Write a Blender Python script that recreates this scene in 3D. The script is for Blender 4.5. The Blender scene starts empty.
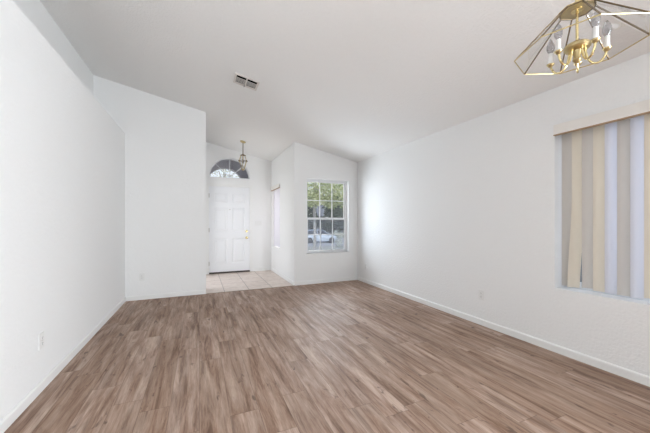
import bpy, bmesh, math, random
from mathutils import Vector, Matrix
random.seed(11)
C = bpy.context.scene.collection
S = bpy.context.scene
PI = math.pi

# ------------------------------------------------------------------ camera, world, sun, lights, exposure
cam = bpy.data.cameras.new('camera')
cam.lens = 288.06 / 650 * 36
cam.sensor_width = 36
cam.shift_y = 0.0085
cam.clip_start = 0.05
cam_o = bpy.data.objects.new('camera', cam)
C.objects.link(cam_o)
cam_o.location = (0, 0, 1.22)
cam_o.rotation_euler = (PI / 2, 0, -math.radians(23.56))
S.camera = cam_o

S.view_settings.view_transform = 'Standard'
S.view_settings.look = 'None'
S.view_settings.gamma = 1.0
S.view_settings.use_curve_mapping = False
S.view_settings.exposure = 0.06

w = bpy.data.worlds.new('sky')
S.world = w
w.use_nodes = True
wn = w.node_tree
wn.nodes.clear()
wo = wn.nodes.new('ShaderNodeOutputWorld')
wb = wn.nodes.new('ShaderNodeBackground')
wt = wn.nodes.new('ShaderNodeTexCoord')
ws = wn.nodes.new('ShaderNodeSeparateXYZ')
wr = wn.nodes.new('ShaderNodeValToRGB')
wr.color_ramp.elements[0].position = 0.0
wr.color_ramp.elements[0].color = (0.90, 0.95, 1.0, 1)
wr.color_ramp.elements[1].position = 0.8
wr.color_ramp.elements[1].color = (0.42, 0.60, 0.95, 1)
wn.links.new(wt.outputs['Generated'], ws.inputs[0])
wn.links.new(ws.outputs['Z'], wr.inputs[0])
wn.links.new(wr.outputs[0], wb.inputs[0])
wb.inputs[1].default_value = 1.15
wn.links.new(wb.outputs[0], wo.inputs[0])

sun = bpy.data.lights.new('sun', 'SUN')
sun.energy = 4.2
sun.angle = 0.01
sun.color = (1.0, 0.95, 0.86)
sun_o = bpy.data.objects.new('sun', sun)
C.objects.link(sun_o)
sun_o.rotation_euler = Vector((0.42, 0.55, -0.95)).to_track_quat('-Z', 'Y').to_euler()


def area(name, loc, direction, sx, sy, power, col, spread=180):
    l = bpy.data.lights.new(name, 'AREA')
    l.shape = 'RECTANGLE'
    l.size, l.size_y = sx, sy
    l.energy = power
    l.color = col
    l.spread = math.radians(spread)
    o = bpy.data.objects.new(name, l)
    C.objects.link(o)
    o.location = loc
    o.rotation_euler = Vector(direction).to_track_quat('-Z', 'Y').to_euler()
    return o


# daylight at the visible windows, plus two added fills from unseen openings
area('rear_fill', (3.35, -2.8, 1.2), (-0.6, 1, 0.1), 2.6, 2.2, 352, (0.885, 0.945, 1.0))  # added fill light behind the viewer, partly inside the room
area('front_daylight', (2.39, 5.375, 1.337), (0, -1, 0), 0.88, 1.42, 15, (0.76, 0.88, 1.0), 130)
area('side_daylight', (3.75, 0.68, 1.4), (-1, 0, -0.05), 2.2, 1.8, 26, (0.70, 0.83, 1.0))
area('entry_fill', (-0.35, 6.3, 1.2), (1, 0, 0.05), 1.2, 2.0, 14.5, (1.0, 1.0, 1.0))  # added fill light shining through an unseen, made-up doorway
area('entry_daylight', (2.6, 6.8, 1.5), (-1, 0, -0.1), 1.0, 1.6, 55, (1.0, 0.94, 0.86))


# ------------------------------------------------------------------ materials
def lin(r, g=None, b=None):
    if g is None:
        g = b = r
    f = lambda c: (c / 255 / 12.92) if c / 255 <= 0.04045 else ((c / 255 + 0.055) / 1.055) ** 2.4
    return (f(r), f(g), f(b), 1)


def mat(name, col, rough=0.5, metal=0.0, bump=None, spec=0.5):
    m = bpy.data.materials.new(name)
    m.use_nodes = True
    nt = m.node_tree
    p = nt.nodes['Principled BSDF']
    p.inputs['Base Color'].default_value = col
    p.inputs['Roughness'].default_value = rough
    p.inputs['Metallic'].default_value = metal
    p.inputs['Specular IOR Level'].default_value = spec
    if bump:
        sc, st, dist, det = bump
        g = nt.nodes.new('ShaderNodeNewGeometry')
        n = nt.nodes.new('ShaderNodeTexNoise')
        n.inputs['Scale'].default_value = sc
        n.inputs['Detail'].default_value = det
        b = nt.nodes.new('ShaderNodeBump')
        b.inputs['Strength'].default_value = st
        b.inputs['Distance'].default_value = dist
        nt.links.new(g.outputs['Position'], n.inputs['Vector'])
        nt.links.new(n.outputs['Fac'], b.inputs['Height'])
        nt.links.new(b.outputs['Normal'], p.inputs['Normal'])
    return m


class NT:
    """short hand for building a node tree"""
    def __init__(s, m):
        s.t = m.node_tree
        s.p = s.t.nodes['Principled BSDF']

    def n(s, typ, **kw):
        x = s.t.nodes.new(typ)
        for k, v in kw.items():
            setattr(x, k, v)
        return x

    def l(s, a, b):
        s.t.links.new(a, b)

    def math(s, op, a, b=None, c=None):
        x = s.n('ShaderNodeMath', operation=op)
        for i, v in enumerate((a, b, c)):
            if v is None:
                continue
            if isinstance(v, (int, float)):
                x.inputs[i].default_value = v
            else:
                s.l(v, x.inputs[i])
        return x.outputs[0]

    def comb(s, x, y, z):
        c = s.n('ShaderNodeCombineXYZ')
        for i, v in enumerate((x, y, z)):
            if isinstance(v, (int, float)):
                c.inputs[i].default_value = v
            else:
                s.l(v, c.inputs[i])
        return c.outputs[0]

    def ramp(s, fac, stops):
        r = s.n('ShaderNodeValToRGB')
        while len(r.color_ramp.elements) < len(stops):
            r.color_ramp.elements.new(0.5)
        for e, (pos, col) in zip(r.color_ramp.elements, stops):
            e.position = pos
            e.color = col
        s.l(fac, r.inputs[0])
        return r.outputs[0]

    def mix(s, fac, a, b, blend='MIX'):
        x = s.n('ShaderNodeMix', data_type='RGBA', blend_type=blend)
        if isinstance(fac, (int, float)):
            x.inputs[0].default_value = fac
        else:
            s.l(fac, x.inputs[0])
        for i, v in ((6, a), (7, b)):
            if isinstance(v, tuple):
                x.inputs[i].default_value = v
            else:
                s.l(v, x.inputs[i])
        return x.outputs[2]


def plank_material():
    m = mat('vinyl_plank', lin(150, 122, 102), 0.5, spec=0.3)
    k = NT(m)
    g = k.n('ShaderNodeNewGeometry')
    sp = k.n('ShaderNodeSeparateXYZ')
    k.l(g.outputs['Position'], sp.inputs[0])
    X, Y = sp.outputs[0], sp.outputs[1]
    W, L = 0.178, 1.22
    xr = k.math('DIVIDE', X, W)
    row = k.math('FLOOR', xr)
    xf = k.math('FRACT', xr)
    wn1 = k.n('ShaderNodeTexWhiteNoise', noise_dimensions='1D')
    k.l(row, wn1.inputs['W'])
    yr = k.math('ADD', k.math('DIVIDE', Y, L), k.math('MULTIPLY', wn1.outputs[0], 3.0))
    col = k.math('FLOOR', yr)
    yf = k.math('FRACT', yr)
    wn2 = k.n('ShaderNodeTexWhiteNoise', noise_dimensions='2D')
    k.l(k.comb(row, col, 0), wn2.inputs['Vector'])
    r1 = wn2.outputs[0]
    off = k.math('MULTIPLY', r1, 37.0)

    def noise(sx, sy, scale, det, rough=0.55, dist=0.0):
        n = k.n('ShaderNodeTexNoise', noise_dimensions='4D')
        k.l(k.comb(k.math('MULTIPLY', X, sx), k.math('MULTIPLY', Y, sy), 0), n.inputs['Vector'])
        k.l(off, n.inputs['W'])
        n.inputs['Scale'].default_value = scale
        n.inputs['Detail'].default_value = det
        n.inputs['Roughness'].default_value = rough
        n.inputs['Distortion'].default_value = dist
        return n.outputs['Fac']
    grain = noise(9.0, 0.85, 1.7, 7, 0.68, 0.6)
    fine = noise(110.0, 6.0, 1.7, 4, 0.7)
    broad = noise(4.5, 1.1, 1.4, 3, 0.6, 0.4)
    spots = noise(9.0, 4.0, 1.7, 3, 0.6, 0.6)
    streak = noise(13.0, 0.9, 1.6, 5, 0.64, 0.8)
    base = k.ramp(grain, [(0.32, lin(110, 84, 68)), (0.43, lin(150, 122, 104)), (0.54, lin(174, 149, 132)),
                          (0.70, lin(196, 174, 157))])
    f = k.math('MULTIPLY_ADD', fine, 0.95, 0.53)
    c = k.mix(1.0, base, k.comb(f, f, f), 'MULTIPLY')
    tone = k.ramp(broad, [(0.32, (0.78, 0.77, 0.77, 1)), (0.52, (1.0, 1.0, 1.0, 1)), (0.7, (1.10, 1.11, 1.13, 1))])
    c = k.mix(1.0, c, tone, 'MULTIPLY')
    dk = k.ramp(streak, [(0.36, (1, 1, 1, 1)), (0.46, (0, 0, 0, 1))])
    c = k.mix(k.math('MULTIPLY', dk, 0.48), c, lin(98, 75, 62))
    pl = k.ramp(r1, [(0.0, (0.90, 0.86, 0.82, 1)), (0.5, (1.0, 0.99, 0.98, 1)), (1.0, (1.12, 1.14, 1.17, 1))])
    c = k.mix(1.0, c, pl, 'MULTIPLY')
    knot = k.ramp(spots, [(0.62, (0, 0, 0, 1)), (0.70, (1, 1, 1, 1))])
    c = k.mix(k.math('MULTIPLY', knot, 0.65), c, lin(78, 58, 48))
    ex = k.math('MINIMUM', xf, k.math('SUBTRACT', 1.0, xf))
    ey = k.math('MINIMUM', yf, k.math('SUBTRACT', 1.0, yf))
    seam = k.math('MAXIMUM', k.math('LESS_THAN', ex, 0.010), k.math('LESS_THAN', ey, 0.0016))
    c = k.mix(k.math('MULTIPLY', seam, 0.45), c, lin(92, 70, 56))
    k.l(c, k.p.inputs['Base Color'])
    b = k.n('ShaderNodeBump')
    b.inputs['Strength'].default_value = 0.12
    b.inputs['Distance'].default_value = 0.002
    k.l(k.math('SUBTRACT', fine, seam), b.inputs['Height'])
    k.l(b.outputs['Normal'], k.p.inputs['Normal'])
    k.l(k.math('MULTIPLY_ADD', grain, -0.12, 0.60), k.p.inputs['Roughness'])
    return m


def tile_material():
    m = mat('entry_tile', lin(210, 195, 184), 0.35)
    k = NT(m)
    g = k.n('ShaderNodeNewGeometry')
    sp = k.n('ShaderNodeSeparateXYZ')
    k.l(g.outputs['Position'], sp.inputs[0])
    T = 0.42
    xr = k.math('DIVIDE', k.math('SUBTRACT', sp.outputs[0], 0.405 - 4.2), T)
    yr = k.math('DIVIDE', k.math('SUBTRACT', sp.outputs[1], 6.01 - 4.2), T)
    xf, yf = k.math('FRACT', xr), k.math('FRACT', yr)
    wn2 = k.n('ShaderNodeTexWhiteNoise', noise_dimensions='2D')
    k.l(k.comb(k.math('FLOOR', xr), k.math('FLOOR', yr), 0), wn2.inputs['Vector'])
    n = k.n('ShaderNodeTexNoise')
    n.inputs['Scale'].default_value = 9
    n.inputs['Detail'].default_value = 4
    k.l(g.outputs['Position'], n.inputs['Vector'])
    c = k.ramp(n.outputs['Fac'], [(0.3, lin(208, 190, 178)), (0.7, lin(226, 213, 202))])
    t = k.ramp(wn2.outputs[0], [(0.0, (0.94, 0.93, 0.92, 1)), (1.0, (1.03, 1.03, 1.03, 1))])
    c = k.mix(1.0, c, t, 'MULTIPLY')
    e = k.math('MINIMUM', k.math('MINIMUM', xf, k.math('SUBTRACT', 1.0, xf)),
               k.math('MINIMUM', yf, k.math('SUBTRACT', 1.0, yf)))
    grout = k.math('LESS_THAN', e, 0.013)
    c = k.mix(grout, c, lin(152, 136, 126))
    k.l(c, k.p.inputs['Base Color'])
    b = k.n('ShaderNodeBump')
    b.inputs['Strength'].default_value = 0.3
    b.inputs['Distance'].default_value = 0.003
    k.l(k.math('SUBTRACT', 1.0, grout), b.inputs['Height'])
    k.l(b.outputs['Normal'], k.p.inputs['Normal'])
    return m


def glass_material(name, tint=(1, 1, 1, 1), refl=0.10, haze=0.0, hazecol=(0.5, 0.55, 0.62, 1)):
    m = bpy.data.materials.new(name)
    m.use_nodes = True
    nt = m.node_tree
    nt.nodes.clear()
    o = nt.nodes.new('ShaderNodeOutputMaterial')
    tr = nt.nodes.new('ShaderNodeBsdfTransparent')
    tr.inputs[0].default_value = tint
    gl = nt.nodes.new('ShaderNodeBsdfGlossy')
    gl.inputs['Roughness'].default_value = 0.02
    lw = nt.nodes.new('ShaderNodeLayerWeight')
    lw.inputs[0].default_value = 0.35
    mu = nt.nodes.new('ShaderNodeMath')
    mu.operation = 'MULTIPLY_ADD'
    mu.inputs[1].default_value = 0.22
    mu.inputs[2].default_value = refl * 0.4
    nt.links.new(lw.outputs['Fresnel'], mu.inputs[0])
    mx = nt.nodes.new('ShaderNodeMixShader')
    nt.links.new(mu.outputs[0], mx.inputs[0])
    nt.links.new(tr.outputs[0], mx.inputs[1])
    nt.links.new(gl.outputs[0], mx.inputs[2])
    out = mx.outputs[0]
    if haze > 0:
        df = nt.nodes.new('ShaderNodeBsdfDiffuse')
        df.inputs[0].default_value = hazecol
        m2 = nt.nodes.new('ShaderNodeMixShader')
        m2.inputs[0].default_value = haze
        nt.links.new(out, m2.inputs[1])
        nt.links.new(df.outputs[0], m2.inputs[2])
        out = m2.outputs[0]
    nt.links.new(out, o.inputs[0])
    return m


def vane_material(name, col, tcol, tfac):
    m = bpy.data.materials.new(name)
    m.use_nodes = True
    nt = m.node_tree
    nt.nodes.clear()
    o = nt.nodes.new('ShaderNodeOutputMaterial')
    d = nt.nodes.new('ShaderNodeBsdfDiffuse')
    d.inputs[0].default_value = col
    t = nt.nodes.new('ShaderNodeBsdfTranslucent')
    t.inputs[0].default_value = tcol
    mx = nt.nodes.new('ShaderNodeMixShader')
    mx.inputs[0].default_value = tfac
    nt.links.new(d.outputs[0], mx.inputs[1])
    nt.links.new(t.outputs[0], mx.inputs[2])
    nt.links.new(mx.outputs[0], o.inputs[0])
    return m


M = {}
M['wall'] = mat('wall_paint', lin(244, 244, 243), 1.0, bump=(45, 0.7, 0.006, 3), spec=0.0)
M['ceiling'] = mat('ceiling_paint', lin(248, 247, 245), 1.0, bump=(55, 0.8, 0.006, 3), spec=0.05)
M['trim'] = mat('trim_paint', lin(242, 242, 240), 0.4)
M['door'] = mat('door_paint', lin(240, 241, 243), 0.45)
M['plank'] = plank_material()
M['tile'] = tile_material()
M['brass'] = mat('polished_brass', lin(228, 210, 158), 0.22, 1.0)
M['brass_dark'] = mat('antique_brass', lin(122, 106, 84), 0.4, 1.0)
M['brass_plate'] = mat('brushed_brass', lin(200, 182, 138), 0.32, 1.0)
M['plastic'] = mat('white_plastic', lin(238, 238, 236), 0.35)
M['slot'] = mat('dark_slot', lin(60, 58, 56), 0.6)
M['duct'] = mat('duct_shade', lin(20, 17, 15), 0.9, spec=0.0)  # near-black colour stands for the unlit depth of the duct
M['vent'] = mat('vent_enamel', lin(226, 220, 214), 0.5)
M['sweep'] = mat('dark_threshold', lin(62, 50, 44), 0.6)
M['steel'] = mat('hinge_metal', lin(190, 186, 178), 0.35, 0.9)
M['vinyl'] = mat('white_vinyl', lin(240, 241, 242), 0.4)
M['pane'] = glass_material('window_glass', refl=0.06, haze=0.05, hazecol=(0.5, 0.55, 0.62, 1))
M['screen'] = glass_material('insect_screen', tint=(0.90, 0.92, 0.95, 1), refl=0.0, haze=0.14, hazecol=(0.42, 0.45, 0.52, 1))
M['bevel_glass'] = glass_material('bevelled_glass', tint=(0.985, 0.985, 0.985, 1), refl=0.02)
M['bulb_glass'] = glass_material('bulb_glass', tint=(0.70, 0.69, 0.70, 1), refl=0.3, haze=0.12, hazecol=(0.7, 0.7, 0.7, 1))
M['valance'] = mat('valance_vinyl', lin(240, 236, 230), 0.5)
M['valance_core'] = mat('valance_edge', lin(176, 146, 112), 0.6)
M['vane_warm_lit'] = vane_material('warm_lit_vane', lin(240, 233, 221), lin(240, 230, 213), 0.34)  # warm and dim light stripes on the blind are put into vane colours
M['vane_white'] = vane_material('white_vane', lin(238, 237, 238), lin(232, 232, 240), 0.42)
M['vane_dim_lit'] = vane_material('dim_lit_vane', lin(228, 223, 216), lin(220, 214, 208), 0.34)
M['bark'] = mat('bark', lin(176, 174, 170), 0.9, bump=(12, 0.6, 0.02, 4))
M['lawn'] = mat('dry_lawn', lin(150, 148, 136), 0.95, bump=(20, 0.6, 0.03, 4))
M['road'] = mat('asphalt', lin(150, 150, 152), 0.95, bump=(30, 0.3, 0.01, 3))
M['stucco_out'] = mat('porch_stucco', lin(226, 222, 226), 0.9, bump=(25, 0.4, 0.01, 3))
M['house'] = mat('shaded_siding', lin(92, 98, 108), 0.9, bump=(10, 0.4, 0.01, 2))  # shade on the facade is put into this dark base colour
M['roof'] = mat('roof_tile', lin(92, 96, 104), 0.9)
M['car_paint'] = mat('silver_blue_paint', lin(214, 224, 234), 0.3, 0.1)
M['car_glass'] = mat('car_glass', lin(52, 60, 70), 0.08)
M['rubber'] = mat('tyre_rubber', lin(40, 40, 42), 0.8)
M['rim'] = mat('alloy_rim', lin(190, 192, 196), 0.3, 0.9)
M['lamp_red'] = mat('tail_lamp', lin(150, 30, 26), 0.3)
M['lamp_clear'] = mat('head_lamp', lin(230, 232, 236), 0.2)


def leaf_material(name, a, b):
    m = mat(name, a, 0.6)
    k = NT(m)
    g = k.n('ShaderNodeNewGeometry')
    c = k.ramp(g.outputs['Random Per Island'], [(0.0, a), (1.0, b)])
    k.l(c, k.p.inputs['Base Color'])
    t = k.n('ShaderNodeBsdfTranslucent')
    k.l(c, t.inputs[0])
    mx = k.n('ShaderNodeMixShader')
    mx.inputs[0].default_value = 0.35
    k.l(k.p.outputs[0], mx.inputs[1])
    k.l(t.outputs[0], mx.inputs[2])
    out = [n for n in m.node_tree.nodes if n.type == 'OUTPUT_MATERIAL'][0]
    k.l(mx.outputs[0], out.inputs[0])
    return m


M['leaf'] = leaf_material('sunny_leaf', lin(128, 146, 92), lin(232, 234, 190))
M['leaf_dark'] = leaf_material('dark_leaf', lin(64, 76, 62), lin(104, 114, 96))
M['leaf_pale'] = leaf_material('pale_leaf', lin(190, 196, 176), lin(246, 246, 238))


# ------------------------------------------------------------------ mesh helpers
def obj(name, bm, m, parent=None, smooth=False, loc=None):
    me = bpy.data.meshes.new(name)
    bmesh.ops.recalc_face_normals(bm, faces=bm.faces[:])
    if smooth:
        for f in bm.faces:
            f.smooth = True
    bm.to_mesh(me)
    bm.free()
    me.materials.append(m)
    if smooth:
        try:
            me.set_sharp_from_angle(angle=math.radians(40))
        except Exception:
            pass
    o = bpy.data.objects.new(name, me)
    C.objects.link(o)
    if parent:
        o.parent = parent
    if loc:
        o.location = loc
    return o


def thing(name, label, cat, loc=(0, 0, 0), rotz=0, group=None):
    o = bpy.data.objects.new(name, None)
    o.empty_display_size = 0.1
    C.objects.link(o)
    o.location = loc
    o.rotation_euler = (0, 0, rotz)
    o['label'] = label
    o['category'] = cat
    if group:
        o['group'] = group
    return o


def tag(o, label, cat, group=None, kind=None):
    o['label'] = label
    o['category'] = cat
    if group:
        o['group'] = group
    if kind:
        o['kind'] = kind
    return o


def structure(o, label=None, cat=None):
    o['kind'] = 'structure'
    if label:
        o['label'] = label
        o['category'] = cat
    return o


def box(bm, x0, x1, y0, y1, z0, z1, bevel=0.0):
    r = bmesh.ops.create_cube(bm, size=1)
    vs = r['verts']
    for v in vs:
        v.co = Vector(((x0 + x1) / 2 + v.co.x * (x1 - x0), (y0 + y1) / 2 + v.co.y * (y1 - y0), (z0 + z1) / 2 + v.co.z * (z1 - z0)))
    if bevel:
        es = list({e for v in vs for e in v.link_edges})
        bmesh.ops.bevel(bm, geom=es, offset=bevel, segments=2, affect='EDGES', profile=0.6)
    return bm


def bx(*a, **k):
    return box(bmesh.new(), *a, **k)


def slab(outer, holes, O, U, V, N, thick):
    """a flat panel: outline and holes in (u, v), pushed out along N"""
    O, U, V, N = Vector(O), Vector(U), Vector(V), Vector(N)
    bm = bmesh.new()
    es = []
    for loop in [outer] + list(holes):
        vs = [bm.verts.new(O + U * a + V * b) for a, b in loop]
        for i in range(len(vs)):
            es.append(bm.edges.new((vs[i], vs[(i + 1) % len(vs)])))
    bmesh.ops.triangle_fill(bm, use_beauty=True, edges=es)
    r = bmesh.ops.extrude_face_region(bm, geom=bm.faces[:])
    vs = [g for g in r['geom'] if isinstance(g, bmesh.types.BMVert)]
    bmesh.ops.translate(bm, vec=N * thick, verts=vs)
    return bm


def rect(a0, a1, b0, b1):
    return [(a0, b0), (a1, b0), (a1, b1), (a0, b1)]


def tube(bm, pts, r, n=8, cap=True):
    """round bar through points; r a number or one radius per point"""
    pts = [Vector(p) for p in pts]
    rs = r if isinstance(r, (list, tuple)) else [r] * len(pts)
    rings = []
    ref = None
    for i, p in enumerate(pts):
        t = (pts[min(i + 1, len(pts) - 1)] - pts[max(i - 1, 0)]).normalized()
        if ref is None:
            ref = Vector((0, 0, 1)) if abs(t.z) < 0.9 else Vector((1, 0, 0))
        a = t.cross(ref).normalized()
        b = a.cross(t).normalized()
        ref = b
        rings.append([bm.verts.new(p + (a * math.cos(2 * PI * k / n) + b * math.sin(2 * PI * k / n)) * rs[i]) for k in range(n)])
    for i in range(len(rings) - 1):
        for k in range(n):
            bm.faces.new((rings[i][k], rings[i][(k + 1) % n], rings[i + 1][(k + 1) % n], rings[i + 1][k]))
    if cap:
        bm.faces.new(rings[0])
        bm.faces.new(list(reversed(rings[-1])))
    return bm


def lathe(bm, prof, n=20, at=(0, 0, 0), axis='z'):
    """turned shape; prof = [(radius, height)]"""
    at = Vector(at)
    rings = []
    for r, h in prof:
        ring = []
        if r < 1e-6:
            q = {'z': Vector((0, 0, h)), 'y': Vector((0, h, 0)), 'x': Vector((h, 0, 0))}[axis]
            rings.append([bm.verts.new(at + q)])
            continue
        for k in range(n):
            c, s = r * math.cos(2 * PI * k / n), r * math.sin(2 * PI * k / n)
            q = {'z': Vector((c, s, h)), 'y': Vector((c, h, s)), 'x': Vector((h, c, s))}[axis]
            ring.append(bm.verts.new(at + q))
        rings.append(ring)
    for a, b in zip(rings, rings[1:]):
        if len(a) == 1 and len(b) == 1:
            continue
        for k in range(n):
            if len(a) == 1:
                bm.faces.new((a[0], b[k], b[(k + 1) % n]))
            elif len(b) == 1:
                bm.faces.new((a[k], a[(k + 1) % n], b[0]))
            else:
                bm.faces.new((a[k], a[(k + 1) % n], b[(k + 1) % n], b[k]))
    for ring in (rings[0], rings[-1]):
        if len(ring) > 2:
            bm.faces.new(ring)
    return bm


def copy_tree(o, parent=None):
    c = o.copy()
    C.objects.link(c)
    if parent:
        c.parent = parent
    for ch in list(o.children):
        copy_tree(ch, c)
    return c


# ------------------------------------------------------------------ room dimensions
XL, XR, XP, XW = -1.051, 3.066, 0.103, 1.675
XU = -1.443                    # wall above the ledge
YP, YW, YD = 5.301, 5.311, 7.253
YB = -5.5
ZLEDGE = 2.583
SL = 0.205
cz = lambda x: 2.481 + SL * (XR - x)
TH = 0.16

# floor
fl = obj('floor', slab([(XU - .2, YB - .2), (XR + .2, YB - .2), (XR + .2, YW + .1), (XW + .1, YW + .1), (XW + .1, YP - .012), (XP - .1, YP - .012), (XP - .1, YP + .1), (XU - .2, YP + .1)],
                       [], (0, 0, 0), (1, 0, 0), (0, 1, 0), (0, 0, -1), 0.12), M['plank'])
structure(fl, 'brown wood-look vinyl plank floor of the empty living room', 'floor')
ft = obj('floor_entry', slab(rect(XP - .1, XW + .1, YP - .012, YD + .16), [], (0, 0, 0), (1, 0, 0), (0, 1, 0), (0, 0, -1), 0.12), M['tile'])
structure(ft, 'beige square tile floor in front of the entry door', 'floor')
ts = obj('trim_1', bx(XP + .001, XW - .001, YP - .020, YP - .006, 0.0005, 0.004, bevel=.001), M['brass_dark'])
structure(ts, 'thin metal strip where plank floor meets entry tile', 'trim')

# ceiling
ce = obj('ceiling', slab([(XU - .16, YB - .2), (XR + .2, YB - .2), (XR + .2, YW + .3), (XW + .3, YW + .3), (XW + .3, YD + .2), (XU - .16, YD + .2)],
                         [], (0, 0, cz(0)), (1, 0, -SL), (0, 1, 0), (0, 0, 1), 0.16), M['ceiling'])
structure(ce, 'sloped off-white textured ceiling rising toward the left', 'ceiling')


def top(x0, x1, b=0.0, e=0.015):
    return [(x0, b), (x1, b), (x1, cz(x1) + e), (x0, cz(x0) + e)]


wl = obj('wall_left', slab(rect(YB, YP, 0, ZLEDGE), [], (XL, 0, 0), (0, 1, 0), (0, 0, 1), (-1, 0, 0), XL - XU + .06), M['wall'])
structure(wl, 'white lower left wall topped by a plant ledge', 'wall')
wu = obj('wall_upper_left', slab(rect(YB, YP, ZLEDGE + .001, cz(XU) + .02), [], (XU, 0, 0), (0, 1, 0), (0, 0, 1), (-1, 0, 0), .12), M['wall'])
structure(wu, 'narrow strip of set-back wall above the left ledge', 'wall')
wb_ = obj('wall_back', slab(top(XU - .14, XP), [], (0, YP, 0), (1, 0, 0), (0, 0, 1), (0, 1, 0), TH), M['wall'])
structure(wb_, 'tall white wall at the far left beside the entry', 'wall')
wfl = obj('wall_entry_left', slab([(YP + TH, 0), (5.7, 0), (5.7, 2.1), (6.9, 2.1), (6.9, 0), (YD, 0), (YD, cz(XP) + .01), (YP + TH, cz(XP) + .01)], [], (XP, 0, 0), (0, 1, 0), (0, 0, 1), (-1, 0, 0), TH), M['wall'])  # unseen doorway made up to let the entry fill through
structure(wfl, 'white wall on the left side of the entry', 'wall')
DX0, DX1, DZ = 0.195, 1.150, 2.075
AC, AZ, AR, AH = 0.674, 2.279, 0.464, 0.484
arch = [(AC + AR * math.cos(t), AZ + AH * math.sin(t)) for t in [PI * i / 32 for i in range(33)]]
ent = [(XP - .14, 0), (DX0, 0), (DX0, DZ), (DX1, DZ), (DX1, 0), (XW + .2, 0), (XW + .2, cz(XW + .2) + .015), (XP - .14, cz(XP - .14) + .015)]
we = obj('wall_entry', slab(ent, [arch], (0, YD, 0), (1, 0, 0), (0, 0, 1), (0, 1, 0), TH), M['wall'])
structure(we, 'white wall around the entry door and half-round window', 'wall')
SY0, SY1, SZ0, SZ1 = 6.400, 7.190, 0.605, 2.06
wfr = obj('wall_entry_right', slab(rect(YW + TH, YD, 0, cz(XW) - .01), [rect(SY0, SY1, SZ0, SZ1)], (XW, 0, 0), (0, 1, 0), (0, 0, 1), (1, 0, 0), .2), M['wall'])
structure(wfr, 'white wall on the right side of the entry with a blind', 'wall')
FX0, FX1, FZ0, FZ1 = 1.931, 2.852, 0.600, 2.074
wf = obj('wall_front', slab(top(XW, XR + .2), [rect(FX0, FX1, FZ0, FZ1)], (0, YW, 0), (1, 0, 0), (0, 0, 1), (0, 1, 0), TH), M['wall'])
structure(wf, 'white far wall holding the gridded window', 'wall')
RY0, RY1, RZ0, RZ1 = -0.30, 1.622, 0.600, 2.09
wr_ = obj('wall_right', slab(rect(YB, YW, 0, cz(XR) + .01), [rect(RY0, RY1, RZ0, RZ1), rect(-4.3, -1.3, 0.08, 2.3)], (XR, 0, 0), (0, 1, 0), (0, 0, 1), (1, 0, 0), .2), M['wall'])  # rear opening behind the viewer is made up for the fill light
structure(wr_, 'long white right wall with the vertical blind window', 'wall')
wk = obj('wall_rear', slab(top(XU - .14, XR + .2), [], (0, YB, 0), (1, 0, 0), (0, 0, 1), (0, -1, 0), TH), M['wall'])
structure(wk, 'plain wall behind the viewer', 'wall')

structure(obj('wall_shade_stub', slab(top(2.62, XR + .01), [], (0, -.60, 0), (1, 0, 0), (0, 0, 1), (0, -1, 0), .14), M['wall']), 'added unseen stub wall shading the near right wall and blind window', 'wall')  # unseen blocker added to shade the window jamb and near right wall
structure(obj('wall_light_block', bx(XR + .21, XR + 1.9, -.95, -.80, -.15, 2.6), M['wall']), 'added unseen outdoor blocker keeping fill light off the blind window', 'wall')  # unseen blocker added to stop rear light leaking in at the blind


# baseboards
def baseboard(name, p0, p1, n, label):
    p0, p1, n = Vector((*p0, 0)), Vector((*p1, 0)), Vector((*n, 0))
    prof = [(0, 0), (0.013, 0), (0.013, 0.058), (0.010, 0.066), (0.004, 0.072), (0, 0.072)]
    bm = bmesh.new()
    ends = []
    for p in (p0, p1):
        ends.append([bm.verts.new(p + n * a + Vector((0, 0, b))) for a, b in prof])
    for i in range(len(prof)):
        j = (i + 1) % len(prof)
        bm.faces.new((ends[0][i], ends[0][j], ends[1][j], ends[1][i]))
    bm.faces.new(ends[0])
    bm.faces.new(list(reversed(ends[1])))
    structure(obj(name, bm, M['trim']), label, 'baseboard')


baseboard('baseboard_left', (XL, YB), (XL, YP), (1, 0), 'white baseboard along the left wall')
baseboard('baseboard_back', (XL, YP), (XP, YP), (0, -1), 'white baseboard under the tall far left wall')
baseboard('baseboard_front', (XW, YW), (XR, YW), (0, -1), 'white baseboard under the gridded window')
baseboard('baseboard_right', (XR, YB), (XR, YW), (-1, 0), 'white baseboard along the right wall')
baseboard('baseboard_entry_right', (XW, YW), (XW, YD), (-1, 0), 'white baseboard along the right side of the entry')
baseboard('baseboard_entry', (DX1 + .05, YD), (XW, YD), (0, -1), 'short white baseboard right of the entry door')


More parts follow.
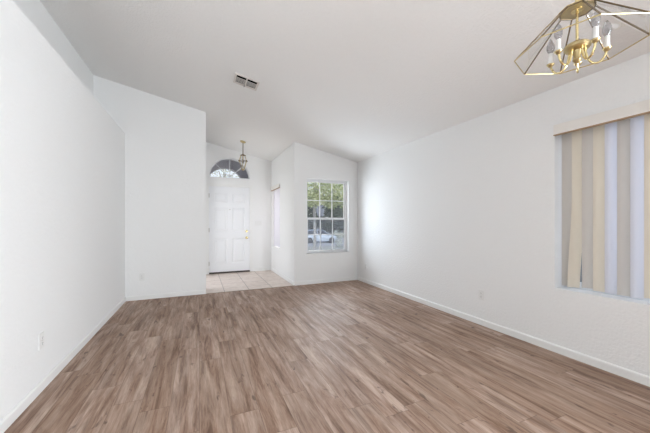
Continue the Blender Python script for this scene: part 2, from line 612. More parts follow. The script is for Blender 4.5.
# ------------------------------------------------------------------ entry door
def door_slab():
    x0, x1, z0, z1 = DX0 + .012, DX1 - .012, 0.035, DZ - .012
    wd = x1 - x0
    st, mid = 0.115, 0.11
    pw = (wd - 2 * st - mid) / 2
    rows = [(0.235, 0.83), (1.00, 1.56), (1.68, 1.90)]
    ps = []
    for a in (x0 + st, x0 + st + pw + mid):
        for b0, b1 in rows:
            ps.append((a, a + pw, b0 + z0 - .035, b1 + z0 - .035))
    y = YD + 0.012
    bm = bmesh.new()
    es = []
    vsa = []
    for loop in [rect(x0, x1, z0, z1)] + [rect(*p) for p in ps]:
        vs = [bm.verts.new((a, y, b)) for a, b in loop]
        vsa.append(vs)
        for i in range(4):
            es.append(bm.edges.new((vs[i], vs[(i + 1) % 4])))
    bmesh.ops.triangle_fill(bm, use_beauty=True, edges=es)
    for p, vs in zip(ps, vsa[1:]):
        prev = vs
        for ins, dep in ((0.010, 0.011), (0.030, 0.011), (0.052, 0.002)):
            cur = [bm.verts.new((a, y + dep, b)) for a, b in rect(p[0] + ins, p[1] - ins, p[2] + ins, p[3] - ins)]
            for i in range(4):
                bm.faces.new((prev[i], prev[(i + 1) % 4], cur[(i + 1) % 4], cur[i]))
            prev = cur
        bm.faces.new(prev)
    o = vsa[0]
    back = [bm.verts.new((v.co.x, y + .044, v.co.z)) for v in o]
    for i in range(4):
        bm.faces.new((o[i], o[(i + 1) % 4], back[(i + 1) % 4], back[i]))
    bm.faces.new(back)
    return bm


door = obj('door_1', door_slab(), M['door'])
structure(door, 'white six-panel entry door with brass knob and deadbolt', 'door')
cs = 0.055
casing = slab([(DX0 - cs, 0), (DX0, 0), (DX0, DZ), (DX1, DZ), (DX1, 0), (DX1 + cs, 0), (DX1 + cs, DZ + cs), (DX0 - cs, DZ + cs)], [], (0, YD, 0), (1, 0, 0), (0, 0, 1), (0, -1, 0), .014)
obj('door_casing', casing, M['trim'], door)
jamb = slab([(DX0, 0.0), (DX0 + .010, 0.0), (DX0 + .010, DZ - .010), (DX1 - .010, DZ - .010), (DX1 - .010, 0.0), (DX1, 0.0), (DX1, DZ), (DX0, DZ)], [], (0, YD, 0), (1, 0, 0), (0, 0, 1), (0, 1, 0), .14)
obj('door_jamb', jamb, M['trim'], door)
obj('threshold', bx(DX0 + .011, DX1 - .011, YD - .012, YD + .10, 0.001, 0.033, bevel=.004), M['sweep'], door)['label'] = 'dark threshold'
for z in (0.24, 1.03, 1.84):
    bm = bx(DX0 + .002, DX0 + .020, YD + .004, YD + .013, z - .045, z + .045)
    tube(bm, [(DX0 + .011, YD + .000, z - .05), (DX0 + .011, YD + .000, z + .05)], .006)
    obj('hinge', bm, M['steel'], door)
kx = 1.065
kb = obj('door_knob', lathe(bmesh.new(), [(0.0, -.066), (0.018, -.064), (0.027, -.052), (0.027, -.040), (0.013, -.030), (0.011, -.012), (0.030, -.010), (0.033, 0.0)], 20, (kx, YD + .012, 0.835), 'y'), M['brass'], door, True)
db = obj('deadbolt', lathe(bmesh.new(), [(0.0, -.022), (0.022, -.020), (0.029, -.012), (0.031, 0.0)], 20, (kx, YD + .012, 0.995), 'y'), M['brass'], door, True)
obj('thumb_turn', bx(kx - .004, kx + .004, YD - .032, YD - .008, .975, 1.015, bevel=.002), M['brass'], db)
obj('peephole', lathe(bmesh.new(), [(0.0, -.004), (.008, -.005), (.011, 0)], 14, (0.672, YD + .012, 1.52), 'y'), M['steel'], door, True)

# ------------------------------------------------------------------ half-round window over the door
aw = thing('window_4', 'half-round sunburst window above the entry door', 'window', (AC, YD + .09, AZ))
structure(aw)


def arch_loop(r, h, z0=0.0, n=32):
    return [(r * math.cos(PI * i / n), z0 + h * math.sin(PI * i / n)) for i in range(n + 1)]


fo = arch_loop(AR, AH)
fi = arch_loop(AR - .016, AH - .036, .016)
obj('window_frame', slab(fo, [fi], (0, -.03, 0), (1, 0, 0), (0, 0, 1), (0, 1, 0), .06), M['vinyl'], aw)
obj('pane', slab(arch_loop(AR - .012, AH - .030, .014), [], (0, .002, 0), (1, 0, 0), (0, 0, 1), (0, 1, 0), .004), M['pane'], aw)
for a in (45, 90, 135):
    t = math.radians(a)
    L = 1 / math.sqrt((math.cos(t) / (AR - .03)) ** 2 + (math.sin(t) / (AH - .03)) ** 2)
    obj('muntin', tube(bmesh.new(), [(0, -.006, .03), (math.cos(t) * L, -.006, math.sin(t) * L)], .010, 4), M['vinyl'], aw)


# ------------------------------------------------------------------ gridded single-hung window
def frame_bm(x0, x1, z0, z1, wdt, y0, y1):
    return slab(rect(x0, x1, z0, z1), [rect(x0 + wdt, x1 - wdt, z0 + wdt, z1 - wdt)], (0, y0, 0), (1, 0, 0), (0, 0, 1), (0, 1, 0), y1 - y0)


gw = thing('window_1', 'white gridded single-hung window looking onto the street', 'window', (FX0, YW + .08, FZ0))
structure(gw)
WW, WH = FX1 - FX0, FZ1 - FZ0
obj('window_frame', frame_bm(.001, WW - .001, .001, WH - .001, .022, 0.0, .07), M['vinyl'], gw)
zm = 0.665
for nm, z0, z1, yo in (('upper_sash', zm + .0, WH - .022, .036), ('lower_sash', .022, zm + .045, .006)):
    s = obj(nm, frame_bm(.0225, WW - .0225, z0, z1, .028, yo, yo + .026), M['vinyl'], gw)
    obj('pane', bx(.04, WW - .04, yo + .012, yo + .015, z0 + .02, z1 - .02), M['pane'], s)
    gx0, gx1, gz0, gz1 = .05, WW - .05, z0 + .028, z1 - .028
    for i in (1, 2):
        x = gx0 + (gx1 - gx0) * i / 3
        obj('muntin', bx(x - .008, x + .008, yo + .006, yo + .020, gz0, gz1), M['vinyl'], s)
    zz = (gz0 + gz1) / 2
    obj('muntin', bx(gx0, gx1, yo + .0065, yo + .0195, zz - .008, zz + .008), M['vinyl'], s)
obj('insect_screen', bx(.03, WW - .03, .064, .066, .03, zm + .03), M['screen'], gw)
obj('sash_lock', bx(WW / 2 - .03, WW / 2 + .03, -.006, .006, zm + .046, zm + .058, bevel=.003), M['vinyl'], gw)
obj('window_sill', bx(-.012, WW + .012, -.092, -.002, -.022, .0, bevel=.004), M['trim'], gw)


# ------------------------------------------------------------------ plain windows behind the blinds (built in wall-local axes: u along the wall)
def slider_window(name, label, u0, u1, z0, z1, x):
    o = thing(name, label, 'window', (x, u0, z0))
    structure(o)
    Wd, Hh = u1 - u0, z1 - z0

    def fr(a0, a1, b0, b1, wdt, d0, d1):
        return slab(rect(a0, a1, b0, b1), [rect(a0 + wdt, a1 - wdt, b0 + wdt, b1 - wdt)], (d0, 0, 0), (0, 1, 0), (0, 0, 1), (1, 0, 0), d1 - d0)
    obj('window_frame', fr(.001, Wd - .001, .001, Hh - .001, .03, 0, .05), M['vinyl'], o)
    for k in range(2):
        a0, a1 = .031 + k * (Wd / 2 - .03), .031 + k * (Wd / 2 - .03) + Wd / 2 - .032
        s = obj('sash', fr(a0, a1, .031, Hh - .031, .03, .004 + .021 * k, .022 + .021 * k), M['vinyl'], o)
        obj('pane', bx(.011 + .021 * k, .014 + .021 * k, a0 + .02, a1 - .02, .05, Hh - .05), M['pane'], s)
    return o


slider_window('window_2', 'entry side window covered by a closed white blind', SY0, SY1, SZ0, SZ1, XW + .145)
slider_window('window_3', 'right wall window covered by vertical blind vanes', RY0, RY1, RZ0, RZ1, XR + .145)


# ------------------------------------------------------------------ vertical blinds
def vane_bm(width, height, bulge=0.006, twist=0.0, bend=0.0, sway=0.0):
    """one curved vane, hanging down from z = 0, thin but solid"""
    bm = bmesh.new()
    nu, nz = 8, 10
    rows = []
    for side in (0, 1):
        g = []
        for j in range(nz + 1):
            t = j / nz
            tw = twist * max(0, (t - .45) / .55) ** 1.6
            r = []
            for i in range(nu + 1):
                s = i / nu - .5
                u = s * width
                sh = sway * max(0, (t - .45) / .55) ** 1.4
                d = bulge * (1 - 4 * s * s) + (0.0012 if side else 0) + bend * max(0, (t - .5) / .5) ** 2
                r.append(bm.verts.new((u * math.sin(tw) + d * math.cos(tw), u * math.cos(tw) - d * math.sin(tw) + sh, -height * t)))
            g.append(r)
        rows.append(g)
    for g in rows:
        for j in range(nz):
            for i in range(nu):
                bm.faces.new((g[j][i], g[j][i + 1], g[j + 1][i + 1], g[j + 1][i]))
    a, b = rows
    for j in range(nz):
        for i in (0, nu):
            bm.faces.new((a[j][i], a[j + 1][i], b[j + 1][i], b[j][i]))
    for i in range(nu):
        for j in (0, nz):
            bm.faces.new((a[j][i], b[j][i], b[j][i + 1], a[j][i + 1]))
    return bm


def vertical_blind(label, xw, y0, y1, z0, z1, depth, kinds, tilts, odd, sp, first):
    o = thing('vertical_blind', label, 'blind', (xw, y1, z1))
    Wd = y1 - y0
    h = .092
    # boxed valance on the room side of the wall
    bm = bmesh.new()
    ya, yb, za, zb = -Wd - .02, -.006, -.055, .035
    box(bm, -.030, -.024, ya, yb, za, zb, bevel=.001)
    va = obj('valance', bm, M['valance'], o)
    bm = bx(-.0242, -.0005, yb - .005, yb, za, zb)
    obj('valance_return', bm, M['valance'], o)
    obj('valance_lip', bx(-.0315, -.0005, ya, yb + .001, za - .009, za, bevel=.0008), M['valance_core'], o)['label'] = 'tan bottom edge of the valance'
    obj('head_rail', bx(depth - .022, depth + .022, -Wd + .004, -.004, -.036, -.001, bevel=.003), M['valance'], o)
    n = 0
    y = -first
    meshes = {}
    while y > -Wd + .03:
        k = kinds[n % len(kinds)]
        tilt = tilts[n % len(tilts)]
        tw, bend, sway = odd.get(n, (0.0, 0.0, 0.0))
        drop = (z1 - z0) - .055 - (.012 if n % 5 == 2 else 0.0)
        key = (k, tw, bend, sway, round(drop, 3))
        if key in meshes:
            v = bpy.data.objects.new('vane', meshes[key])
            C.objects.link(v)
            v.parent = o
        else:
            v = obj('vane', vane_bm(.089, drop, .010, tw, bend, sway), M[k], o, True)
            meshes[key] = v.data
        v.location = (depth, y, -.036)
        v.rotation_euler = (0, 0, math.radians(tilt))
        n += 1
        y -= sp
    return o


vertical_blind('vertical blind, light stripes painted into its vanes, filling the window on the right wall', XR, RY0, RY1, RZ0, RZ1, .104,
               ['vane_dim_lit', 'vane_warm_lit', 'vane_dim_lit', 'vane_warm_lit', 'vane_white', 'vane_dim_lit', 'vane_white', 'vane_warm_lit'],
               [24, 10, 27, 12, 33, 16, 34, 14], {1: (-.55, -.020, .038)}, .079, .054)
vertical_blind('closed white vertical blind on the entry wall right of the door', XW, SY0, SY1, SZ0, SZ1, .060,
               ['vane_white'], [12, 15, 11], {}, .078, .045)


# ------------------------------------------------------------------ outlets and switch
def plate_bm(wd, ht):
    return bx(-wd / 2, wd / 2, -.006, 0, -ht / 2, ht / 2, bevel=.002)


def outlet(label, loc, rotz):
    o = thing('wall_outlet', label, 'outlet', loc, rotz, 'outlets low on the walls')
    obj('cover_plate', plate_bm(.072, .116), M['plastic'], o)
    for z in (.020, -.020):
        r = obj('receptacle', lathe(bmesh.new(), [(0, -.0088), (.0145, -.0088), (.0165, -.0060)], 20, (0, 0, z), 'y'), M['plastic'], o, True)
        bm = bx(-.0075, -.0055, -.0094, -.0080, z - .001, z + .008)
        box(bm, .0055, .0075, -.0094, -.0080, z - .001, z + .006)
        box(bm, -.002, .002, -.0094, -.0080, z - .010, z - .006)
        obj('slots', bm, M['slot'], r)['label'] = 'dark plug slots'
    obj('screw', lathe(bmesh.new(), [(0, -.0072), (.003, -.0070), (.0035, -.006)], 10, (0, 0, 0), 'y'), M['steel'], o)
    return o


outlet('white double outlet on the left wall nearest the viewer', (XL, 2.732, .362), PI / 2)
outlet('white double outlet on the tall wall left of the entry', (-.827, YP, .358), 0)
outlet('white double outlet on the right wall below and left of the blind', (XR, 2.389, .355), -PI / 2)
outlet('tiny white outlet on the right wall by the far corner near the gridded window', (XR, 4.973, .330), -PI / 2)
sw = thing('light_switch', 'faint white switch plate on the entry wall right of the door', 'light switch', (1.345, YD, 1.19))
obj('cover_plate', plate_bm(.165, .116), M['plastic'], sw)
for k in (-1, 0, 1):
    obj('toggle', bx(k * .046 - .005, k * .046 + .005, -.014, -.005, -.010, .012, bevel=.002), M['plastic'], sw)

# ------------------------------------------------------------------ ceiling vent
VX, VY = 0.545, 3.745
cv = thing('ceiling_vent', 'off-white metal air vent with dark slots in the sloped ceiling', 'vent', (VX, VY, cz(VX)))
cv.rotation_euler = (0, math.atan(SL), 0)
hw, hd = .150, .125
obj('vent_frame', slab(rect(-hw, hw, -hd, hd), [rect(-hw + .025, -.008, -hd + .025, hd - .025), rect(.008, hw - .025, -hd + .025, hd - .025)], (0, 0, -.001), (1, 0, 0), (0, 1, 0), (0, 0, -1), .009), M['vent'], cv)
obj('duct_shade_plate', bx(-hw + .02, hw - .02, -hd + .02, hd - .02, -.0035, -.0015), M['duct'], cv)['label'] = 'near-black plate painted as the unlit duct'
for cx0, cx1 in ((-hw + .026, -.009), (.009, hw - .026)):
    for i, (y, wd_, an) in enumerate(((-.040, .030, 12), (-.010, .030, 14), (.020, .030, 14), (.050, .030, 16), (.080, .030, 16))):
        bm = bmesh.new()
        box(bm, cx0, cx1, -wd_ / 2, wd_ / 2, -.0008, .0008)
        bmesh.ops.rotate(bm, cent=(0, 0, 0), matrix=Matrix.Rotation(math.radians(an), 3, 'X'), verts=bm.verts[:])
        bmesh.ops.translate(bm, vec=(0, y, -.0095), verts=bm.verts[:])
        obj('louver', bm, M['vent'], cv)
obj('damper_lever', bx(-.014, -.006, hd - .040, hd - .004, -.022, -.010, bevel=.002), M['slot'], cv)['label'] = 'dark damper lever'

# ------------------------------------------------------------------ chandelier
K = 1.1
HX, HY = 1.5596 * K, 0.7356 * K
ch = thing('chandelier', 'brass chandelier with eight-sided clear glass shade and candle bulbs', 'chandelier', (HX, HY, 0))
RZ, TZ, RR, TR, PH = 2.078, 2.270, .2624, .0716, 2.2983
ov = lambda r, i, z: Vector((r * math.cos(PH - i * PI / 4), r * math.sin(PH - i * PI / 4), z))
zc_ = cz(HX)
obj('canopy', lathe(bmesh.new(), [(.062, zc_ + .006), (.062, zc_ - .012), (.050, zc_ - .026), (.020, zc_ - .038), (.0, zc_ - .040)], 24), M['brass'], ch, True)
# chain from canopy to the shade
bm = bmesh.new()
zt = zc_ - .034
n_l = 11
step = (zt - (TZ + .062)) / n_l
for i in range(n_l):
    zc0 = zt - step * (i + .5)
    pts = []
    for a in range(13):
        t = 2 * PI * a / 12
        ux, uz = .008 * math.cos(t), (step * .62) * math.sin(t)
        pts.append((ux, 0, zc0 + uz) if i % 2 else (0, ux, zc0 + uz))
    tube(bm, pts, .0018, 5, cap=False)
obj('chain', bm, M['brass'], ch, True)
obj('loop', lathe(bmesh.new(), [(.0, TZ + .064), (.008, TZ + .060), (.008, TZ + .030), (.020, TZ + .024), (.024, TZ + .008), (.024, TZ - .004), (.0, TZ - .004)], 18), M['brass'], ch, True)
bm = bmesh.new()
vs = [bm.verts.new(ov(TR + .004, i, TZ + .004)) for i in range(8)]
f = bm.faces.new(vs)
r = bmesh.ops.extrude_face_region(bm, geom=[f])
bmesh.ops.translate(bm, vec=(0, 0, -.005), verts=[g for g in r['geom'] if isinstance(g, bmesh.types.BMVert)])
obj('top_plate', bm, M['brass_plate'], ch)
bm = bmesh.new()
tube(bm, [ov(RR, i % 8, RZ) for i in range(9)], .0030, 6, cap=False)
obj('rim', bm, M['brass_plate'], ch)
bm = bmesh.new()
tube(bm, [ov(TR, i % 8, TZ) for i in range(9)], .0042, 6, cap=False)
obj('upper_ring', bm, M['brass_dark'], ch)
for i in range(8):
    obj('rib', tube(bmesh.new(), [ov(RR, i, RZ), ov(TR, i, TZ)], .0036, 6), M['brass_dark'], ch)
for i in range(8):
    a, b, c, d = ov(RR - .003, i, RZ + .002), ov(RR - .003, i + 1, RZ + .002), ov(TR - .002, i + 1, TZ - .001), ov(TR - .002, i, TZ - .001)
    nrm = (b - a).cross(d - a).normalized()
    mid = (a + b + c + d) / 4
    bm = bmesh.new()
    q = [bm.verts.new(p) for p in (a, b, c, d)]
    ins = [bm.verts.new(p + (mid - p) * .14 + nrm * .002) for p in (a, b, c, d)]
    for j in range(4):
        bm.faces.new((q[j], q[(j + 1) % 4], ins[(j + 1) % 4], ins[j]))
    bm.faces.new(ins)
    obj('glass_panel', bm, M['bevel_glass'], ch)
obj('stem', tube(bmesh.new(), [(0, 0, TZ - .002), (0, 0, 2.100)], .0058, 12), M['brass'], ch, True)
DZc = 2.098
obj('hub', lathe(bmesh.new(), [(.0, DZc + .022), (.008, DZc + .020), (.012, DZc + .006), (.046, DZc + .002), (.053, DZc - .006), (.053, DZc - .018), (.046, DZc - .026),
                               (.020, DZc - .030), (.014, DZc - .060), (.018, DZc - .074), (.010, DZc - .088), (.0, DZc - .094)], 28), M['brass_plate'], ch, True)
AR5, AZ5, AP5 = .1125, 2.0494, -.8449
for i in range(5):
    t = AP5 + i * 2 * PI / 5
    d = Vector((math.cos(t), math.sin(t), 0))
    P = [(.030, DZc - .022), (.034, DZc - .050), (.042, DZc - .082), (.058, DZc - .104), (.078, DZc - .108), (.096, DZc - .096), (.107, DZc - .074), (AR5, AZ5 - .006)]
    # smooth the path
    pts = [Vector((d.x * a, d.y * a, z)) for a, z in P]
    for _ in range(2):
        q = [pts[0]]
        for u, v in zip(pts, pts[1:]):
            q += [u * .75 + v * .25, u * .25 + v * .75]
        pts = q + [pts[-1]]
    arm = obj('arm', tube(bmesh.new(), pts, .0048, 8), M['brass'], ch, True)
    at = (d.x * AR5, d.y * AR5, 0)
    obj('candle_cup', lathe(bmesh.new(), [(.0, AZ5 - .012), (.008, AZ5 - .010), (.017, AZ5 + .001), (.018, AZ5 + .005), (.0, AZ5 + .005)], 16, at), M['brass_plate'], arm, True)
    obj('candle_sleeve', lathe(bmesh.new(), [(.0105, AZ5 + .005), (.0105, AZ5 + .060), (.007, AZ5 + .062), (.0, AZ5 + .062)], 16, at), M['plastic'], arm, True)['label'] = 'white candle sleeve'
    obj('candle_bulb', lathe(bmesh.new(), [(.008, AZ5 + .0625), (.0135, AZ5 + .072), (.0175, AZ5 + .086), (.0170, AZ5 + .102), (.0115, AZ5 + .120), (.0045, AZ5 + .134), (.0, AZ5 + .139)], 20, at), M['bulb_glass'], arm, True)['label'] = 'clear flame-shaped bulb'

# ------------------------------------------------------------------ entry pendant lantern
PX, PY = 0.851, 6.322
pl = thing('pendant_lantern', 'small brass and glass lantern hanging from the ceiling before the entry door', 'pendant light', (PX, PY, 0))
pz = cz(PX)
bm = lathe(bmesh.new(), [(.062, 0.004), (.062, -.010), (.050, -.022), (.014, -.034), (0, -.036)], 20)
bmesh.ops.rotate(bm, cent=(0, 0, 0), matrix=Matrix.Rotation(math.atan(SL), 3, 'Y'), verts=bm.verts[:])
bmesh.ops.translate(bm, vec=(0, 0, pz), verts=bm.verts[:])
obj('canopy', bm, M['brass_plate'], pl, True)
obj('rod', tube(bmesh.new(), [(0, 0, pz - .025), (0, 0, 2.655)], .008, 8), M['brass_dark'], pl, True)
hexp = lambda r, i, z: Vector((r * math.cos(i * PI / 3 + .3), r * math.sin(i * PI / 3 + .3), z))
bm = bmesh.new()
lathe(bm, [(0, 2.672), (.016, 2.668), (.030, 2.655), (.060, 2.644), (.060, 2.634), (.0, 2.634)], 6)
obj('cap', bm, M['brass_dark'], pl)
prof = [(.052, 2.634), (.082, 2.520), (.030, 2.345)]
bm = tube(bmesh.new(), [hexp(.084, i % 6, 2.520) for i in range(7)], .006, 6, cap=False)
obj('middle_ring', bm, M['brass_dark'], pl)
for i in range(6):
    rb = obj('rib', tube(bmesh.new(), [hexp(a, i, z) for a, z in prof], .0055, 6), M['brass_plate'], pl)
    obj('knob', lathe(bmesh.new(), [(0, -.012), (.008, -.008), (.011, 0), (.008, .008), (0, .012)], 10, hexp(.096, i, 2.520)), M['brass_dark'], rb, True)
    for (a0, z0), (a1, z1) in zip(prof, prof[1:]):
        bm = bmesh.new()
        q = [bm.verts.new(hexp(a0 - .002, i, z0)), bm.verts.new(hexp(a0 - .002, i + 1, z0)), bm.verts.new(hexp(a1 - .002, i + 1, z1)), bm.verts.new(hexp(a1 - .002, i, z1))]
        bm.faces.new(q)
        obj('glass_panel', bm, M['bevel_glass'], pl)
obj('bottom_finial', lathe(bmesh.new(), [(.032, 2.350), (.032, 2.342), (.012, 2.332), (.014, 2.322), (0, 2.312)], 12), M['brass_plate'], pl, True)
obj('candle_sleeve', lathe(bmesh.new(), [(.012, 2.350), (.012, 2.46), (0, 2.462)], 12), M['plastic'], pl, True)
obj('candle_bulb', lathe(bmesh.new(), [(.009, 2.463), (.018, 2.490), (.015, 2.520), (.005, 2.548), (0, 2.552)], 12), M['bulb_glass'], pl, True)

# ------------------------------------------------------------------ porch outside the entry door
PYO = 9.0
bm = bmesh.new()
pa = [(.70 + .51 * math.cos(t), 2.31 + .51 * math.sin(t)) for t in [PI * i / 24 for i in range(25)]]
po = [(-.30, -.15), (.19, -.15)] + list(reversed(pa)) + [(1.21, -.15), (2.05, -.15), (2.05, 3.45), (-.30, 3.45)]
structure(obj('wall_porch', slab(po, [], (0, PYO, 0), (1, 0, 0), (0, 0, 1), (0, 1, 0), .2), M['stucco_out']), 'grey arched porch wall seen through the half-round window', 'wall')
bm = bx(-.30, -.14, YD + TH, PYO, -.15, 3.45)
structure(obj('wall_porch_left', bm, M['stucco_out']), 'grey side wall of the porch beyond the door', 'wall')
structure(obj('wall_porch_right', bx(1.90, 2.05, YD + TH, PYO, -.15, 3.45), M['stucco_out']), 'grey right side wall of the porch beyond the door', 'wall')
structure(obj('ceiling_porch', bx(-.14, 1.90, YD + TH, PYO, 3.02, 3.14), M['stucco_out']), 'grey porch ceiling seen through the half-round window', 'ceiling')
structure(obj('floor_porch', bx(-.14, 1.90, YD + TH, PYO, -.15, -.03), M['road']), 'concrete porch floor outside the entry door', 'floor')

# ------------------------------------------------------------------ front yard and street
gz = lambda y: -.15 - (min(y, 25) - 7) * .050
bm = slab([(7.0, 0), (25, 0), (25, 1)], [], (0, 0, 0), (0, 1, 0), (0, 0, 1), (1, 0, 0), .1)
bm.free()
bm = bmesh.new()
prof = [(5.47, -.22), (7.0, -.22), (25.0, gz(25)), (25.0, -1.6), (5.47, -1.6)]
ea = [bm.verts.new((2.06 if y < 9.3 and False else -12, y, z)) for y, z in prof]
eb = [bm.verts.new((34, y, z)) for y, z in prof]
for i in range(5):
    j = (i + 1) % 5
    bm.faces.new((ea[i], ea[j], eb[j], eb[i]))
bm.faces.new(ea)
bm.faces.new(list(reversed(eb)))
structure(obj('ground_yard', bm, M['lawn']), 'sloping front yard outside the gridded window', 'ground')
structure(obj('ground_street', bx(-12, 40, 25.0, 36.5, -1.6, gz(25) - .02), M['road']), 'grey asphalt street beyond the yard', 'ground')
structure(obj('ground_side', bx(XR + .21, 9.0, -9.0, 5.2, -.30, -.16), M['road']), 'side yard paving outside the blind window', 'ground')
structure(obj('wall_shade_backing', bx(6.8, 6.95, -9.0, 5.2, -.16, 1.75), M['house']), 'added yard wall in shade-dark grey beyond the blind window', 'wall')  # added so the slit between vanes backs onto a shade-dark colour
structure(obj('ground_far', bx(-12, 50, 36.5, 60, -1.6, gz(25) + .08), M['lawn']), 'strip of ground across the street', 'ground')
ZS = gz(25) - .02


def leafy(bm, centre, rad, n, size, rng, flat=1.0):
    for _ in range(n):
        while True:
            v = Vector((rng.uniform(-1, 1), rng.uniform(-1, 1), rng.uniform(-1, 1)))
            if .25 < v.length < 1:
                break
        p = Vector(centre) + Vector((v.x * rad[0], v.y * rad[1], v.z * rad[2]))
        s = size * rng.uniform(.6, 1.3)
        a = Vector((rng.uniform(-1, 1), rng.uniform(-1, 1), rng.uniform(-.8, .8))).normalized()
        b = a.cross(Vector((rng.uniform(-1, 1), rng.uniform(-1, 1), rng.uniform(-1, 1)))).normalized()
        c = a.cross(b)
        w_ = s * .42
        q = [bm.verts.new(p), bm.verts.new(p + a * s * .5 + b * w_ * .5 + c * s * .06), bm.verts.new(p + a * s), bm.verts.new(p + a * s * .5 - b * w_ * .5 + c * s * .06)]
        bm.faces.new((q[0], q[1], q[2]))
        bm.faces.new((q[0], q[2], q[3]))


def tree(name, label, base, trunk, clumps, m, n, size, seed):
    rng = random.Random(seed)
    t = thing(name, label, 'tree', base)
    bm = bmesh.new()
    tube(bm, trunk, [.085 - .04 * i / (len(trunk) - 1) for i in range(len(trunk))], 8)
    for cx, cy, cz0, *_ in clumps[::2]:
        tube(bm, [trunk[-2], ((trunk[-1][0] + cx) / 2, (trunk[-1][1] + cy) / 2, (trunk[-1][2] + cz0) / 2 + .2), (cx, cy, cz0)], [.05, .035, .012], 6)
    obj('trunk', bm, M['bark'], t, True)
    bm = bmesh.new()
    for cx, cy, cz0, r in clumps:
        leafy(bm, (cx, cy, cz0), (r, r, r * .75), n, size, rng)
    obj('foliage', bm, m, t)
    return t


tree('leafy_tree', 'sunlit yellow-green leafy tree in the yard filling the top of the gridded window', (4.76, 12.1, gz(12.1)),
     [(0, 0, -.15), (.02, 0, 1.2), (0, .05, 2.4), (.25, .1, 3.2)],
     [(-.2, .0, 3.15, .75), (.5, -.2, 3.05, .7), (1.1, -.3, 2.95, .7), (1.65, -.5, 2.75, .7), (.1, .3, 3.7, .9), (1.0, .2, 3.75, .9), (1.9, 0, 3.6, .9), (-.9, .2, 3.6, .9), (1.5, -.6, 2.45, .45),
      (.6, .1, 4.5, .9), (2.4, -.2, 3.0, .7), (-.8, .1, 3.0, .6), (-.1, -.2, 2.62, .42), (.75, -.1, 2.55, .40)], M['leaf'], 500, .15, 3)
tree('street_tree', 'pale sparse tree glimpsed through the half-round window', (1.3, 19.0, gz(19)),
     [(0, 0, -.1), (0, 0, 2.5), (.1, 0, 4.2), (.2, 0, 5.0)],
     [(-.6, 0, 4.9, .8), (.5, 0, 5.2, .8), (0, .3, 5.8, .8), (-1.2, .2, 5.4, .7)], M['leaf_pale'], 160, .16, 5)


def shrub(name, label, base, clumps, m, n, size, seed, group=None):
    rng = random.Random(seed)
    t = thing(name, label, 'shrub', base, 0, group)
    bm = bmesh.new()
    for cx, cy, cz0, r in clumps:
        leafy(bm, (cx, cy, cz0), (r, r, r), n, size, rng)
        tube(bm, [(cx * .3, cy * .3, -.1), (cx, cy, cz0)], [.03, .01], 5)
    obj('foliage', bm, m, t)
    return t


# dark evergreens across the street
sp = [(12.3, 37.6, 1.5), (15.2, 41.2, 1.7), (17.6, 37.4, 1.6), (20.4, 41.3, 1.8), (22.8, 37.5, 1.6)]
for i, (x, y, r) in enumerate(sp):
    shrub('evergreen', ['dark evergreen at the left edge of the gridded window across the street', 'dark evergreen right behind the parked car', 'dark evergreen behind the front of the parked car', 'dark evergreen across the street right of the parked car', 'dark evergreen at the right edge of the gridded window'][i],
          (x, y, -1.0), [(0, 0, .9, r * .8), (-.5, .1, 1.9, r * .8), (.5, 0, 2.0, r * .8), (0, .1, 3.2, r * .8), (-.3, 0, 4.5, r * .75), (.4, .1, 5.3, r * .6)], M['leaf_dark'], 420, .44, 40 + i, 'evergreens across the street')
shrub('pale_shrub', 'small pale shrub in the yard right of the parked car', (11.0, 22.2, gz(22.2)), [(0, 0, .40, .34), (.18, 0, .95, .28), (-.25, .1, 1.15, .22)], M['leaf_pale'], 160, .15, 9)

# neighbour house
nh = thing('neighbor_house', 'house across the street with shade painted into its dark walls', 'house', (19.5, 49, -1.0))
obj('wall', bx(-13, 13, -4, 4, -.1, 3.2), M['house'], nh)
bm = bmesh.new()
P = [(-14, -5, 3.2), (14, -5, 3.2), (14, 5, 3.2), (-14, 5, 3.2), (-9, 0, 5.4), (9, 0, 5.4)]
vs = [bm.verts.new(p) for p in P]
for f in ((0, 1, 5, 4), (1, 2, 5), (2, 3, 4, 5), (3, 0, 4), (3, 2, 1, 0)):
    bm.faces.new([vs[i] for i in f])
obj('roof', bm, M['roof'], nh)
gd = obj('garage_door', bx(-7, -2.2, -4.06, -3.99, .0, 2.3), M['house'], nh)
for x in (1.5, 6.0):
    wn_ = obj('window', frame_bm(x, x + 1.6, .9, 2.2, .08, -4.08, -3.98), M['vinyl'], nh)
    obj('pane', bx(x + .06, x + 1.54, -4.04, -4.02, .96, 2.14), M['car_glass'], wn_)

# ------------------------------------------------------------------ parked car
car = thing('parked_car', 'silver-blue compact car parked across the street', 'car', (12.25, 29.7, ZS), math.radians(-23 + 14))
LX = 1.95


def car_body():
    # stations along x: (x, half width at sill, half width at belt, z bottom, z belt)
    st = [(-LX, .60, .66, .38, .70), (-LX + .12, .76, .80, .24, .86), (-1.3, .80, .83, .20, .92), (-.4, .81, .84, .20, .93), (.5, .81, .84, .20, .92), (1.05, .80, .82, .20, .88), (1.6, .76, .76, .24, .78), (LX - .06, .64, .62, .30, .66), (LX, .54, .52, .38, .58)]
    bm = bmesh.new()
    rings = []
    for x, ws, wb2, z0, z1 in st:
        pr = [(-ws * .94, z0), (-ws, z0 + .12), (-wb2, (z0 + z1) / 2 + .04), (-wb2 * .95, z1 - .03), (-wb2 * .84, z1), (wb2 * .84, z1), (wb2 * .95, z1 - .03), (wb2, (z0 + z1) / 2 + .04), (ws, z0 + .12), (ws * .94, z0)]
        rings.append([bm.verts.new((x, y, z)) for y, z in pr])
    for a, b in zip(rings, rings[1:]):
        for i in range(len(a)):
            j = (i + 1) % len(a)
            bm.faces.new((a[i], a[j], b[j], b[i]))
    bm.faces.new(rings[0])
    bm.faces.new(list(reversed(rings[-1])))
    return bm


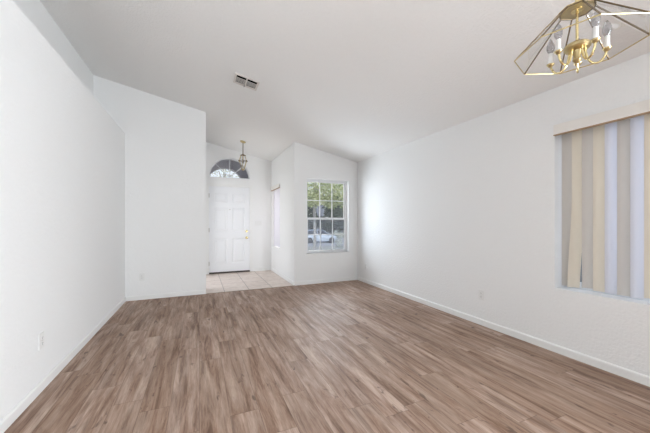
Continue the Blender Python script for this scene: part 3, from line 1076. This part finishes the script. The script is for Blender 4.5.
def loft(st):
    bm = bmesh.new()
    rings = []
    for x, pr in st:
        rings.append([bm.verts.new((x if not isinstance(x, tuple) else x[i], y, z)) for i, (y, z) in enumerate(pr)])
    for a, b in zip(rings, rings[1:]):
        for i in range(len(a)):
            j = (i + 1) % len(a)
            bm.faces.new((a[i], a[j], b[j], b[i]))
    bm.faces.new(rings[0])
    bm.faces.new(list(reversed(rings[-1])))
    return bm


obj('body', car_body(), M['car_paint'], car, True)
gl = obj('greenhouse_glass', loft([(-1.78, [(-.70, .86), (-.66, .90), (.66, .90), (.70, .86)]), (-1.35, [(-.76, .90), (-.60, 1.36), (.60, 1.36), (.76, .90)]), (-.5, [(-.78, .90), (-.62, 1.42), (.62, 1.42), (.78, .90)]),
                                   (.25, [(-.78, .90), (-.60, 1.39), (.60, 1.39), (.78, .90)]), (1.10, [(-.74, .84), (-.70, .88), (.70, .88), (.74, .84)])]), M['car_glass'], car)
gl['label'] = 'dark car windows'
bm = loft([(-1.45, [(-.58, 1.335), (-.52, 1.365), (.52, 1.365), (.58, 1.335)]), (-.5, [(-.63, 1.405), (-.55, 1.455), (.55, 1.455), (.63, 1.405)]), (.30, [(-.60, 1.375), (-.52, 1.415), (.52, 1.415), (.60, 1.375)])])
obj('roof_panel', bm, M['car_paint'], car, True)
for s in (-1, 1):
    obj('pillar', tube(bmesh.new(), [(.28, s * .60, 1.39), (1.10, s * .75, .88)], .035, 6), M['car_paint'], car)
    obj('pillar', tube(bmesh.new(), [(-.38, s * .63, 1.41), (-.38, s * .795, .90)], .035, 6), M['car_paint'], car)
    obj('pillar', tube(bmesh.new(), [(-1.38, s * .60, 1.35), (-1.70, s * .74, .89)], .06, 6), M['car_paint'], car)
    obj('side_mirror', lathe(bmesh.new(), [(0, -.09), (.06, -.06), (.075, 0), (.05, .06), (0, .08)], 10, (.78, s * .90, .98), 'x'), M['car_paint'], car, True)
    obj('head_lamp', bx(1.62, 1.86, s * .56 - .10, s * .56 + .10, .60, .72, bevel=.03), M['lamp_clear'], car)
    obj('tail_lamp', bx(-1.93, -1.80, s * .66 - .09, s * .66 + .09, .66, .84, bevel=.02), M['lamp_red'], car)
    for x in (-1.22, 1.20):
        wh = obj('wheel', lathe(bmesh.new(), [(.19, -.10), (.29, -.10), (.31, -.06), (.31, .06), (.29, .10), (.19, .10)], 24, (x, s * .74, .31), 'y'), M['rubber'], car, True)
        obj('wheel_rim', lathe(bmesh.new(), [(.0, -.106), (.05, -.108), (.10, -.090), (.185, -.104), (.185, .104), (.10, .090), (.05, .108), (0, .106)], 16, (x, s * .74, .31), 'y'), M['rim'], wh)
    for x in (-.02, -.75):
        obj('door_handle', bx(x - .09, x + .09, s * .845 - .012, s * .845 + .012, .74, .765, bevel=.006), M['car_paint'], car)
obj('bumper', bx(1.80, 1.97, -.5, .5, .34, .48, bevel=.03), M['car_paint'], car)
